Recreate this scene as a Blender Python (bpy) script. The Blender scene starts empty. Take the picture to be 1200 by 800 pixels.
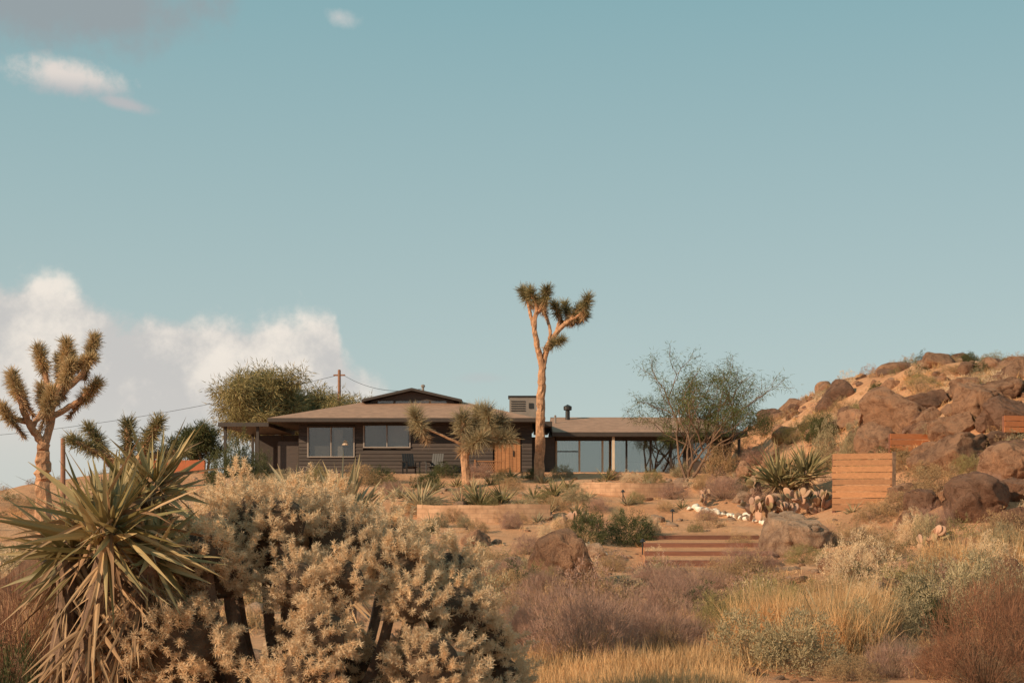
import bpy, bmesh, math, random
import numpy as np
from mathutils import Vector
R = np.random.RandomState(7)
random.seed(7)
F = 1667.0; HV = 590.0; EYE = 1.7

# ------------------------------------------------------------------ numpy helpers
def nrm(a):
    return a/np.maximum(np.linalg.norm(a, axis=-1, keepdims=True), 1e-9)
def rdir(n):
    return nrm(R.normal(size=(n, 3)))
def _h(i, seed):
    s = np.sin(i[..., 0]*127.1+i[..., 1]*311.7+i[..., 2]*74.7+seed*13.17)*43758.5453
    return s-np.floor(s)
def vnoise(P, seed=0):
    P = np.asarray(P, float)
    i = np.floor(P); f = P-i; f = f*f*(3-2*f)
    out = 0
    for dx in (0, 1):
        for dy in (0, 1):
            for dz in (0, 1):
                w = (f[..., 0] if dx else 1-f[..., 0])*(f[..., 1] if dy else 1-f[..., 1])*(f[..., 2] if dz else 1-f[..., 2])
                out = out+w*_h(i+np.array([dx, dy, dz]), seed)
    return out*2-1
def S(t):
    t = np.clip(t, 0, 1); return t*t*(3-2*t)

# ------------------------------------------------------------------ terrain
PY = [-400, 0, 13, 30, 37.5, 43.6, 48, 50.2, 51.8, 60, 61.4, 62.4, 66, 71, 76, 100, 150, 260, 9000]
PZ = [0, 0, 0.02, 0.08, 0.10, 0.74, 0.95, 1.1, 1.75, 2.05, 2.1, 2.42, 2.6, 3.22, 3.3, 3.3, 1.5, -2, -4]
HH = 4.75
def ground(x, y):
    x = np.asarray(x, float); y = np.asarray(y, float)
    y2 = y+0.5*np.sin(x*0.23+1.0)*S((y-63)/4)*S((74-y)/5)
    z = np.interp(y2, PY, PZ)
    near = S((y-30)/20)
    z = z*(1-0.72*near*S((-x-19)/14))
    H = HH*S((x-9)/12.5)*S((y-24)/44)*(1-S((y-88)/60))*(1-S((x-60)/60))
    H = H+0.055*np.clip(x-6, 0, 25)*S((y-14)/18)*(1-S((y-88)/60))*(1-S((x-60)/60))
    pad = S((x+19)/3)*S((14.2-x)/2.2)*S((y-68)/3)*S((94-y)/4)
    H = H*(1-pad)
    P = np.stack([x, y, np.zeros_like(x)], -1)
    n = 0.16*vnoise(P*0.22, 1)+0.10*vnoise(P*0.7, 2)+0.045*vnoise(P*1.7, 3)
    stp = S((x-2.6)/.8)*S((8.2-x)/.8)*S((y-36)/1.2)*S((45-y)/1.2)
    n = n*(1-0.85*pad)*(1-stp)*(1-S((np.hypot(x, y)-150)/100))-0.12*stp
    n = n + 0.4*S(H/3.0)*vnoise(P*0.35, 5)
    bank = 0.75*np.exp(-((x+8.2)/2.6)**2-((y-20)/3.0)**2)
    return z+H+n+bank
def gz(x, y): return float(ground(x, y))
def spot(u, v, dmin=9, dmax=110):
    d = np.arange(dmin, dmax, 0.1)
    x = (u-600)/F*d; zr = EYE+(HV-v)/F*d
    g = ground(x, d); k = np.nonzero(g >= zr)[0]
    i = k[0] if len(k) else int(np.argmin(zr-g))
    return float(x[i]), float(d[i]), float(g[i]), float(d[i])/F

# ------------------------------------------------------------------ materials
def mat_new(name):
    m = bpy.data.materials.new(name); m.use_nodes = True
    nt = m.node_tree; b = nt.nodes['Principled BSDF']
    return m, nt, b
def ramp(nt, fac, cols):
    r = nt.nodes.new('ShaderNodeValToRGB')
    el = r.color_ramp.elements
    while len(el) < len(cols): el.new(0.5)
    for e, (p, c) in zip(el, cols):
        e.position = p; e.color = (c[0], c[1], c[2], 1)
    nt.links.new(fac, r.inputs[0]); return r.outputs[0]
def noise(nt, scale, detail=6, rough=0.6, vec=None, dist=0):
    n = nt.nodes.new('ShaderNodeTexNoise')
    n.inputs['Scale'].default_value = scale; n.inputs['Detail'].default_value = detail
    n.inputs['Roughness'].default_value = rough; n.inputs['Distortion'].default_value = dist
    if vec is None:
        g = nt.nodes.new('ShaderNodeNewGeometry'); vec = g.outputs['Position']
    nt.links.new(vec, n.inputs['Vector']); return n.outputs['Fac']
def mixc(nt, f, a, b, mode='MIX'):
    m = nt.nodes.new('ShaderNodeMix'); m.data_type = 'RGBA'; m.blend_type = mode
    for s, val in ((m.inputs[0], f), (m.inputs[6], a), (m.inputs[7], b)):
        if isinstance(val, bpy.types.NodeSocket): nt.links.new(val, s)
        elif isinstance(val, (int, float)): s.default_value = val
        else: s.default_value = (val[0], val[1], val[2], 1)
    return m.outputs[2]
def bump(nt, b, h, strength=0.5, dist=0.05):
    bp = nt.nodes.new('ShaderNodeBump'); bp.inputs['Strength'].default_value = strength
    bp.inputs['Distance'].default_value = dist
    nt.links.new(h, bp.inputs['Height']); nt.links.new(bp.outputs[0], b.inputs['Normal'])
def leafmat(name, cols, trans=0.2, rough=0.75, nscale=1.5, dark=0.65):
    m, nt, b = mat_new(name)
    g = nt.nodes.new('ShaderNodeNewGeometry')
    n = len(cols)
    c = ramp(nt, g.outputs['Random Per Island'], [(i/(max(1, n-1)), cc) for i, cc in enumerate(cols)])
    nz = noise(nt, nscale, 2)
    sh = ramp(nt, nz, [(0.3, (dark,)*3), (0.65, (1.14, 1.08, 1.0))])
    c2 = mixc(nt, 1.0, c, sh, 'MULTIPLY')
    nt.links.new(c2, b.inputs['Base Color']); b.inputs['Roughness'].default_value = rough
    b.inputs['Specular IOR Level'].default_value = 0.25
    if trans > 0:
        t = nt.nodes.new('ShaderNodeBsdfTranslucent'); nt.links.new(c2, t.inputs[0])
        mx = nt.nodes.new('ShaderNodeMixShader'); mx.inputs[0].default_value = trans
        nt.links.new(b.outputs[0], mx.inputs[1]); nt.links.new(t.outputs[0], mx.inputs[2])
        nt.links.new(mx.outputs[0], nt.nodes['Material Output'].inputs[0])
    return m
def plain(name, col, rough=0.7, var=0.15, scale=3, bmp=0.0, metal=0):
    m, nt, b = mat_new(name)
    nz = noise(nt, scale, 6)
    c = ramp(nt, nz, [(0.3, [x*(1-var) for x in col]), (0.7, [min(1, x*(1+var)) for x in col])])
    nt.links.new(c, b.inputs['Base Color']); b.inputs['Roughness'].default_value = rough
    b.inputs['Metallic'].default_value = metal
    if bmp: bump(nt, b, noise(nt, scale*8, 6), bmp, 0.02)
    return m

def sand_material():
    m, nt, b = mat_new('sand')
    n1 = noise(nt, 0.25, 8, 0.65); n2 = noise(nt, 5, 8, 0.7); n3 = noise(nt, 45, 4, 0.7)
    c = ramp(nt, n1, [(0.3, (0.58, 0.275, 0.145)), (0.5, (0.74, 0.385, 0.21)), (0.72, (0.82, 0.485, 0.295))])
    c = mixc(nt, 0.5, c, ramp(nt, n2, [(0.35, (0.68, 0.6, 0.54)), (0.6, (1.05, 1.03, 1.0))]), 'MULTIPLY')
    c = mixc(nt, 0.45, c, ramp(nt, n3, [(0.33, (0.5, 0.46, 0.42)), (0.46, (1, 1, 1))]), 'MULTIPLY')
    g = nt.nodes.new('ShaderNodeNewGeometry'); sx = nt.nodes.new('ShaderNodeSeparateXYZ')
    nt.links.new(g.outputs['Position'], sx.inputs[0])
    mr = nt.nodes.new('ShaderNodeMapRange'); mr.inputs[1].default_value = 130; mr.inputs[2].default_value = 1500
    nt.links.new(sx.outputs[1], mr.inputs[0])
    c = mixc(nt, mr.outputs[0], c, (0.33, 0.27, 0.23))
    nt.links.new(c, b.inputs['Base Color']); b.inputs['Roughness'].default_value = 0.95
    b.inputs['Specular IOR Level'].default_value = 0.1
    ad = nt.nodes.new('ShaderNodeMath'); ad.operation = 'ADD'
    nt.links.new(n2, ad.inputs[0]); nt.links.new(n3, ad.inputs[1])
    bump(nt, b, ad.outputs[0], 0.7, 0.12)
    return m
def rock_material(name, base, dark):
    m, nt, b = mat_new(name)
    n1 = noise(nt, 0.5, 8, 0.7); n2 = noise(nt, 3.2, 8, 0.75, dist=0.6); n3 = noise(nt, 30, 4, 0.7)
    c = ramp(nt, n1, [(0.32, dark), (0.5, base), (0.7, [x*1.22 for x in base])])
    c = mixc(nt, 0.8, c, ramp(nt, n2, [(0.36, (0.42, 0.34, 0.31)), (0.52, (1, 1, 1)), (0.7, (1.2, 1.06, 0.93))]), 'MULTIPLY')
    c = mixc(nt, 0.5, c, ramp(nt, n3, [(0.35, (0.6, 0.58, 0.57)), (0.55, (1.05, 1.05, 1.05))]), 'MULTIPLY')
    nt.links.new(c, b.inputs['Base Color']); b.inputs['Roughness'].default_value = 0.9
    b.inputs['Specular IOR Level'].default_value = 0.15
    ad = nt.nodes.new('ShaderNodeMath'); ad.operation = 'MULTIPLY_ADD'; ad.inputs[1].default_value = 2.5
    nt.links.new(n2, ad.inputs[0]); nt.links.new(n3, ad.inputs[2])
    bump(nt, b, ad.outputs[0], 1.0, 0.12)
    return m
def wood(name, c1, c2, rough=0.7, sc=(1.5, 12, 12)):
    m, nt, b = mat_new(name)
    g = nt.nodes.new('ShaderNodeNewGeometry'); mp = nt.nodes.new('ShaderNodeMapping')
    mp.inputs['Scale'].default_value = sc; nt.links.new(g.outputs['Position'], mp.inputs[0])
    nz = noise(nt, 1.5, 8, 0.7, mp.outputs[0])
    c = ramp(nt, nz, [(0.3, c1), (0.7, c2)])
    isl = ramp(nt, g.outputs['Random Per Island'], [(0, (0.75,)*3), (1, (1.15,)*3)])
    c = mixc(nt, 1, c, isl, 'MULTIPLY')
    nt.links.new(c, b.inputs['Base Color']); b.inputs['Roughness'].default_value = rough
    bump(nt, b, nz, 0.4, 0.01)
    return m

M = {}
M['sand'] = sand_material()
M['rock'] = rock_material('granite', (0.50, 0.275, 0.168), (0.24, 0.135, 0.09))
M['rockp'] = rock_material('pale_granite', (0.62, 0.40, 0.27), (0.42, 0.26, 0.18))
M['rockd'] = rock_material('dark_granite', (0.32, 0.175, 0.115), (0.14, 0.085, 0.062))
M['silver'] = leafmat('silver_leaf', [(0.60, 0.42, 0.255), (0.82, 0.62, 0.41), (0.90, 0.72, 0.51), (0.70, 0.51, 0.32)], 0.36, dark=0.85)
M['silver_gap_shade'] = plain('shrub_gap_shade', (0.10, 0.06, 0.035), 0.95, 0.4, 10, 0.8)  # dark lumps inside the lobes; shade of the gaps put into their colour
M['twig'] = leafmat('twig', [(0.12, 0.075, 0.05), (0.26, 0.17, 0.11)], 0.0)
M['yucca'] = leafmat('yucca_leaf', [(0.18, 0.15, 0.06), (0.33, 0.26, 0.12), (0.54, 0.41, 0.22), (0.22, 0.19, 0.08)], 0.2, 0.5)
M['yucca_dead'] = leafmat('dead_yucca_leaf', [(0.32, 0.19, 0.105), (0.54, 0.36, 0.21), (0.20, 0.12, 0.07)], 0.1)
M['joshua'] = leafmat('joshua_leaf', [(0.30, 0.23, 0.11), (0.54, 0.40, 0.22), (0.74, 0.57, 0.36), (0.38, 0.29, 0.15)], 0.3)
M['joshua_g'] = leafmat('joshua_green', [(0.14, 0.14, 0.065), (0.27, 0.225, 0.11), (0.44, 0.35, 0.19)], 0.25)
M['bark'] = plain('joshua_bark', (0.44, 0.235, 0.13), 0.95, 0.45, 6, 1.0)
M['barkd'] = plain('bark', (0.19, 0.115, 0.075), 0.95, 0.4, 8, 0.8)
M['green'] = leafmat('dark_green_leaf', [(0.05, 0.065, 0.025), (0.095, 0.105, 0.042), (0.15, 0.145, 0.065)], 0.25)
M['olive'] = leafmat('olive_leaf', [(0.21, 0.18, 0.075), (0.33, 0.27, 0.12), (0.44, 0.35, 0.175)], 0.3)
M['paloverde'] = leafmat('palo_verde_leaf', [(0.07, 0.10, 0.035), (0.13, 0.155, 0.05), (0.21, 0.215, 0.085)], 0.35)
M['greygreen'] = leafmat('grey_green_leaf', [(0.24, 0.195, 0.11), (0.39, 0.315, 0.19), (0.52, 0.43, 0.28)], 0.2)
M['sage'] = leafmat('sage_leaf', [(0.38, 0.24, 0.13), (0.55, 0.37, 0.205), (0.27, 0.175, 0.097)], 0.25)
M['purple'] = leafmat('purple_grey_twig', [(0.28, 0.16, 0.125), (0.48, 0.30, 0.235), (0.35, 0.22, 0.17)], 0.15)
M['gold'] = leafmat('dry_grass', [(0.57, 0.32, 0.14), (0.74, 0.46, 0.225), (0.84, 0.57, 0.32), (0.44, 0.25, 0.12)], 0.3)
M['redtwig'] = leafmat('red_twig', [(0.15, 0.07, 0.045), (0.30, 0.14, 0.08), (0.20, 0.11, 0.07)], 0.1)
M['pear'] = leafmat('prickly_pear_pad', [(0.22, 0.18, 0.095), (0.42, 0.26, 0.175), (0.52, 0.32, 0.24)], 0.0)
M['siding'] = wood('charcoal_siding', (0.046, 0.033, 0.028), (0.08, 0.056, 0.046))
M['fascia'] = plain('dark_fascia', (0.045, 0.032, 0.026), 0.6, 0.2, 4)
M['roof'] = plain('gravel_roof', (0.36, 0.20, 0.13), 0.95, 0.22, 2.5, 0.7)
M['white'] = plain('window_trim', (0.30, 0.25, 0.22), 0.5, 0.05)
M['grey'] = plain('grey_metal', (0.22, 0.18, 0.155), 0.6, 0.15, 2)
M['black'] = plain('black_metal', (0.02, 0.018, 0.018), 0.5, 0.1)
M['cedar'] = wood('cedar', (0.27, 0.115, 0.045), (0.42, 0.19, 0.08))
M['timber'] = wood('timber_sleeper', (0.14, 0.052, 0.03), (0.24, 0.095, 0.055))
M['rust'] = wood('weathered_steel', (0.38, 0.12, 0.04), (0.52, 0.19, 0.075))
M['redwall'] = plain('terracotta_stucco', (0.42, 0.12, 0.05), 0.9, 0.12)
M['curtain'] = plain('linen_curtain', (0.60, 0.46, 0.34), 0.9, 0.1)
M['blind'] = plain('window_blind', (0.14, 0.125, 0.12), 0.9, 0.1)
M['blindl'] = plain('pale_blind', (0.36, 0.33, 0.32), 0.9, 0.1)
M['inner'] = plain('interior_plaster', (0.36, 0.25, 0.17), 0.9, 0.1)
M['room_shade'] = plain('painted_room_shade', (0.05, 0.04, 0.035), 0.9, 0.1)  # dark sheet behind left-wing glass, unlit room painted as colour
M['pole'] = wood('pole_wood', (0.22, 0.09, 0.05), (0.34, 0.16, 0.09))
M['stone'] = plain('white_stone', (0.76, 0.66, 0.54), 0.9, 0.2, 6)
m, nt, b = mat_new('tan_block')
br = nt.nodes.new('ShaderNodeTexBrick'); br.inputs['Scale'].default_value = 1.0
br.inputs['Color1'].default_value = (0.52, 0.30, 0.18, 1); br.inputs['Color2'].default_value = (0.60, 0.365, 0.225, 1)
br.inputs['Mortar'].default_value = (0.44, 0.26, 0.16, 1); br.inputs['Brick Width'].default_value = 0.42
br.inputs['Row Height'].default_value = 0.17; br.inputs['Mortar Size'].default_value = 0.015
g = nt.nodes.new('ShaderNodeNewGeometry'); mp = nt.nodes.new('ShaderNodeMapping'); mp.inputs['Rotation'].default_value = (math.radians(90), 0, 0)
nt.links.new(g.outputs['Position'], mp.inputs[0]); nt.links.new(mp.outputs[0], br.inputs['Vector'])
nt.links.new(mixc(nt, 0.8, br.outputs['Color'], ramp(nt, noise(nt, 3, 8), [(0.3, (0.6, 0.55, 0.5)), (0.6, (1, 1, 1))]), 'MULTIPLY'), b.inputs['Base Color'])
b.inputs['Roughness'].default_value = 0.95; bump(nt, b, br.outputs['Fac'], -0.5, 0.02)
M['block'] = m
def glassmat(name, refl):
    m, nt, b = mat_new(name)
    gl = nt.nodes.new('ShaderNodeBsdfGlossy'); gl.inputs['Roughness'].default_value = 0.02; gl.inputs['Color'].default_value = (0.9, 0.9, 0.9, 1)
    tr = nt.nodes.new('ShaderNodeBsdfTransparent'); tr.inputs[0].default_value = (0.75, 0.75, 0.73, 1)
    mx = nt.nodes.new('ShaderNodeMixShader'); mx.inputs[0].default_value = refl
    nt.links.new(tr.outputs[0], mx.inputs[1]); nt.links.new(gl.outputs[0], mx.inputs[2]); nt.links.new(mx.outputs[0], nt.nodes['Material Output'].inputs[0])
    return m
M['glass'] = glassmat('window_glass', .09); M['glassb'] = glassmat('reflective_glass', .30)

# ------------------------------------------------------------------ mesh builder
class MB:
    def __init__(s): s.v = []; s.f = []; s.n = 0; s.mats = []
    def mi(s, mat):
        if mat not in s.mats: s.mats.append(mat)
        return s.mats.index(mat)
    def add(s, V, *fm):
        V = np.asarray(V, float).reshape(-1, 3)
        s.v.append(V)
        for i in range(0, len(fm), 2):
            s.f.append((np.asarray(fm[i], int)+s.n, s.mi(fm[i+1])))
        s.n += len(V)
    def addmb(s, o, scale=(1, 1, 1), rot=0, loc=(0, 0, 0)):
        V = np.concatenate(o.v)*np.array(scale)
        c, sn = math.cos(rot), math.sin(rot)
        V = np.stack([V[:, 0]*c-V[:, 1]*sn, V[:, 0]*sn+V[:, 1]*c, V[:, 2]], -1)+np.array(loc)
        for Fc, k in o.f:
            s.f.append((Fc+s.n, s.mi(o.mats[k])))
        s.v.append(V); s.n += len(V)
    def mesh(s, name, smooth=False):
        V = np.concatenate(s.v); me = bpy.data.meshes.new(name)
        me.vertices.add(len(V)); me.vertices.foreach_set('co', V.ravel().astype(np.float32))
        loops = np.concatenate([f.ravel() for f, _ in s.f])
        cnt = np.concatenate([np.full(len(f), f.shape[1]) for f, _ in s.f])
        mi = np.concatenate([np.full(len(f), k) for f, k in s.f])
        st = np.concatenate([[0], np.cumsum(cnt)[:-1]])
        me.loops.add(len(loops)); me.loops.foreach_set('vertex_index', loops.astype(np.int32))
        me.polygons.add(len(cnt)); me.polygons.foreach_set('loop_start', st.astype(np.int32))
        me.polygons.foreach_set('loop_total', cnt.astype(np.int32))
        me.polygons.foreach_set('material_index', mi.astype(np.int32))
        me.polygons.foreach_set('use_smooth', np.full(len(cnt), smooth))
        for k in s.mats: me.materials.append(M[k])
        me.update(calc_edges=True)
        return me
    def obj(s, name, loc=(0, 0, 0), parent=None, smooth=False):
        return mkobj(name, s.mesh(name, smooth), loc, parent)
def mkobj(name, me, loc=(0, 0, 0), parent=None, rot=0, scale=(1, 1, 1)):
    o = bpy.data.objects.new(name, me); bpy.context.scene.collection.objects.link(o)
    o.location = loc; o.rotation_euler = (0, 0, rot); o.scale = scale
    if parent: o.parent = parent
    return o

def blades(mb, mat, P, D, L, W, segs=2, droop=0.0, fold=0.0, belly=0.3, tip=0.08):
    P = np.asarray(P, float); N = len(P); D = nrm(np.asarray(D, float))
    L = np.broadcast_to(np.asarray(L, float), (N,)); W = np.broadcast_to(np.asarray(W, float), (N,))
    droop = np.broadcast_to(np.asarray(droop, float), (N,))
    s = nrm(np.cross(D, rdir(N))); nn = np.cross(D, s)
    t = np.linspace(0, 1, segs+1)
    w = np.maximum(tip, np.where(t < belly, 0.65+0.35*t/max(belly, 1e-6), 1-((t-belly)/(1-belly))**1.3))
    c = P[:, None]+D[:, None]*(L[:, None]*t)[..., None]
    c[:, :, 2] -= (droop*L)[:, None]*t**2
    hw = (W[:, None]*w[None])[..., None]*0.5
    if fold > 0:
        a = c-s[:, None]*hw+nn[:, None]*hw*fold; b_ = c; e = c+s[:, None]*hw+nn[:, None]*hw*fold
        V = np.stack([a, b_, e], 2); C = 3
    else:
        V = np.stack([c-s[:, None]*hw, c+s[:, None]*hw], 2); C = 2
    base = (np.arange(N)*(segs+1)*C)[:, None, None]
    row = (np.arange(segs)*C)[None, :, None]; col = np.arange(C-1)[None, None, :]
    q0 = base+row+col
    Fc = np.stack([q0, q0+1, q0+C+1, q0+C], -1).reshape(-1, 4)
    mb.add(V.reshape(-1, 3), Fc, mat)
def tube(mb, mat, pts, rad, n=6, jitter=0.0):
    pts = np.asarray(pts, float); K = len(pts); rad = np.broadcast_to(np.asarray(rad, float), (K,))
    T = np.gradient(pts, axis=0); T = nrm(T)
    ref = np.array([0.31, 0.95, 0.05]) if abs(T[0, 2]) > 0.5 else np.array([0, 0, 1.0])
    A = nrm(np.cross(T, ref)); B = np.cross(T, A)
    th = np.arange(n)/n*2*np.pi
    ring = A[:, None]*np.cos(th)[None, :, None]+B[:, None]*np.sin(th)[None, :, None]
    rr = rad[:, None]*(1+jitter*R.uniform(-1, 1, (K, n)))
    V = pts[:, None]+ring*rr[..., None]
    V = np.concatenate([V.reshape(-1, 3), pts[-1:]+T[-1:]*rad[-1]*0.5])
    i = np.arange(K-1)[:, None]*n; j = np.arange(n)[None]
    Fc = np.stack([i+j, i+(j+1) % n, i+n+(j+1) % n, i+n+j], -1).reshape(-1, 4)
    cap = np.stack([(K-1)*n+np.arange(n), (K-1)*n+(np.arange(n)+1) % n, np.full(n, K*n)], -1)
    mb.add(V, Fc, mat, cap, mat)
def smoothline(pts, m=6):
    pts = np.asarray(pts, float)
    if len(pts) < 3:
        t = np.linspace(0, 1, m+1)[:, None]; return pts[0]*(1-t)+pts[-1]*t
    P = np.vstack([2*pts[0]-pts[1], pts, 2*pts[-1]-pts[-2]]); out = []
    for i in range(1, len(P)-2):
        for t in np.linspace(0, 1, m, endpoint=False):
            p0, p1, p2, p3 = P[i-1], P[i], P[i+1], P[i+2]
            out.append(0.5*((2*p1)+(-p0+p2)*t+(2*p0-5*p1+4*p2-p3)*t*t+(-p0+3*p1-3*p2+p3)*t**3))
    out.append(pts[-1]); return np.array(out)
def box(mb, mat, x0, x1, y0, y1, z0, z1):
    V = [(x, y, z) for z in (z0, z1) for y in (y0, y1) for x in (x0, x1)]
    Fc = [(0, 2, 3, 1), (4, 5, 7, 6), (0, 1, 5, 4), (2, 6, 7, 3), (0, 4, 6, 2), (1, 3, 7, 5)]
    mb.add(V, Fc, mat)

# ------------------------------------------------------------------ ground
def axis(lo, a, b, hi, step, gr=1.16):
    core = list(np.arange(a, b+step/2, step)); L = []; x = a; s = step
    while x > lo: s *= gr; x -= s; L.append(x)
    Rr = []; x = core[-1]; s = step
    while x < hi: s *= gr; x += s; Rr.append(x)
    return np.array(L[::-1]+core+Rr)
xs = axis(-6000, -34, 40, 6000, 0.33); ys = axis(-600, 4, 98, 9000, 0.33)
X, Y = np.meshgrid(xs, ys); Z = ground(X, Y)
nx, ny = len(xs), len(ys)
idx = (np.arange(ny-1)[:, None]*nx+np.arange(nx-1)[None]).ravel()
mb = MB(); mb.add(np.stack([X, Y, Z], -1), np.stack([idx, idx+1, idx+nx+1, idx+nx], -1), 'sand')
mb.obj('ground', smooth=True)
mb = MB(); hx = np.linspace(-3500, 3500, 300)
P = np.stack([hx*0.004, hx*0, hx*0], -1)
hz = 18+26*np.clip(vnoise(P, 11), -.6, 1)+12*vnoise(P*3, 12)+4*vnoise(P*9, 14)
rows = []
for yy, sc in ((2600, -0.3), (2900, 0.6), (3200, 1.0), (3800, 0.4), (4300, -.3)):
    rows.append(np.stack([hx, np.full(300, yy)+80*vnoise(P*4+yy, 3), hz*sc-3], -1))
V = np.concatenate(rows); idx = (np.arange(4)[:, None]*300+np.arange(299)[None]).ravel()
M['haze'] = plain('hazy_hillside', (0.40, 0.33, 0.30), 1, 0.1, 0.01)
mb.add(V, np.stack([idx, idx+1, idx+301, idx+300], -1), 'haze'); mb.obj('distant_hills', smooth=True)

# ------------------------------------------------------------------ boulders
def ico(sub):
    bm = bmesh.new(); bmesh.ops.create_icosphere(bm, subdivisions=sub, radius=1)
    V = np.array([v.co[:] for v in bm.verts]); Fc = np.array([[v.index for v in f.verts] for f in bm.faces]); bm.free(); return V, Fc
ICO = {k: ico(k) for k in (2, 3, 4, 5)}
def boulder_mb(seed, sub, mat):
    rs = np.random.RandomState(seed); V, Fc = ICO[sub]; V = V.copy()
    for i in range(14):
        n = nrm(rs.normal(size=3)); c = rs.uniform(0.48, 0.86)
        d = np.maximum(0, V@n-c); V = V-n*(d*0.97)[:, None]
    n = vnoise(V*1.6+seed, seed)*0.09+vnoise(V*3.7+seed, seed+1)*0.05+vnoise(V*9, seed+2)*0.025
    cr = -np.abs(vnoise(V*2.2+seed*3, seed+5)); crack = np.clip(1+cr*9, 0, 1)*0.12
    V = V*(1+n-crack)[:, None]
    mb = MB(); mb.add(V, Fc, mat); return mb
bm_cache = {}
def boulder(u, v, wpx, hpx, mat='rock', seed=None, name='boulder', ratio=0.9):
    seed = seed if seed is not None else R.randint(1000)
    x, y, z, k = spot(u, v)
    key = (seed % 9, mat)
    if key not in bm_cache: bm_cache[key] = boulder_mb(key[0]+3, 5, mat).mesh('boulder', True)
    w = wpx*k/2*1.12; h = hpx*k
    mkobj(name, bm_cache[key], (x, y+w*0.5, z+h*0.28), None, seed*1.7, (w, w*ratio, h*0.76))
for a in [(1052, 512, 96, 62), (1150, 488, 66, 46), (1190, 508, 70, 46), (1122, 514, 64, 34), (1030, 534, 48, 42), (1128, 552, 108, 50),
          (1185, 564, 66, 44), (1092, 480, 56, 28), (1140, 462, 50, 24), (1182, 470, 56, 30), (1034, 484, 42, 20), (1002, 502, 40, 22),
          (975, 508, 30, 16), (1080, 505, 40, 26), (1170, 534, 56, 30), (1090, 498, 46, 24),
          (1165, 506, 36, 26), (1010, 518, 30, 22), (948, 506, 26, 14)]:
    boulder(*a, mat='rock' if R.rand() < 0.7 else 'rockd')
for a in [(1152, 614, 92, 58, 'rockd'), (1192, 634, 50, 42, 'rockd'), (662, 686, 92, 62, 'rock', 5), (935, 648, 92, 54, 'rockp', 4), (1086, 716, 54, 42, 'rockp'),
          (1034, 712, 34, 28, 'rockp'), (985, 672, 56, 34, 'rock'), (745, 700, 44, 26, 'rockp'), (1140, 655, 44, 28, 'rock'), (1068, 622, 44, 26, 'rock'),
          (1120, 590, 40, 22, 'rock'), (1008, 632, 30, 16, 'rockp'), (560, 640, 40, 22, 'rock'), (40, 705, 110, 62, 'rock'), (1180, 690, 60, 40, 'rock'),
          (850, 575, 30, 18, 'rock'), (875, 560, 36, 24, 'rock'), (905, 548, 30, 20, 'rock'), (640, 610, 22, 12, 'rockp'), (800, 572, 24, 14, 'rockp'), (270, 575, 40, 18, 'rockp'),
          (1085, 600, 50, 30, 'rockd'), (1195, 590, 50, 34, 'rockd'), (1060, 585, 36, 22, 'rock'), (700, 655, 34, 18, 'rockp'), (600, 665, 30, 14, 'rockp'),
          (1050, 700, 40, 26, 'rock'), (1020, 660, 40, 24, 'rock'), (870, 590, 30, 18, 'rockp'), (540, 600, 24, 14, 'rockp'), (770, 612, 20, 10, 'rockp'), (720, 560, 20, 10, 'rock')]:
    boulder(a[0], a[1], a[2], a[3], a[4], a[5] if len(a) > 5 else None)
mb = MB(); base = [boulder_mb(20+i, 3, mt) for i, mt in enumerate(['rock', 'rock', 'rockp', 'rock', 'rockd', 'rock', 'rockd'])]
n = 0
while n < 900:
    x = R.uniform(12, 46); y = R.uniform(34, 92)
    h_ = float(S((x-9)/12.5)*S((y-24)/44))
    if R.rand() > h_+0.04: continue
    s = R.choice([0.16, 0.3, 0.5, 0.75, 1.0], p=[.38, .30, .19, .09, .04])*R.uniform(.8, 1.25)
    mb.addmb(base[R.randint(7)], (s*R.uniform(.9, 1.5), s, s*R.uniform(.5, .85)), R.uniform(0, 6.3), (x, y, gz(x, y)+s*0.1)); n += 1
mb.obj('rocky_outcrop', smooth=True)
mb = MB(); base2 = [boulder_mb(40+i, 2, mt) for i, mt in enumerate(['rock', 'rockp', 'rockp'])]
for i in range(1900):
    y = R.uniform(14, 72); x = R.uniform(-0.3, 0.38)*y
    s = R.choice([.04, .07, .12, .2], p=[.45, .33, .16, .06])
    mb.addmb(base2[R.randint(3)], (s*1.3, s, s*.7), R.uniform(0, 6.3), (x, y, gz(x, y)+s*0.15))
mb.obj('scattered_stones', smooth=True)
mb = MB()
for (u0, v0), (u1, v1), c in (((806, 596), (884, 611), 22), ((868, 606), (905, 618), 10), ((690, 578), (735, 572), 9), ((690, 640), (712, 652), 5)):
    for t in np.linspace(0, 1, c):
        x, y, z, k = spot(u0+(u1-u0)*t+R.uniform(-2.5, 2.5), v0+(v1-v0)*t+R.uniform(-1.2, 1.2)); s = R.choice([.09, .12, .17])
        o = boulder_mb(R.randint(99), 2, 'stone' if R.rand() < .8 else 'rockp'); mb.addmb(o, (s*1.4, s, s*.85), R.uniform(0, 6), (x, y, z+s*.4))
mb.obj('edging_stones', smooth=True)

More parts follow.
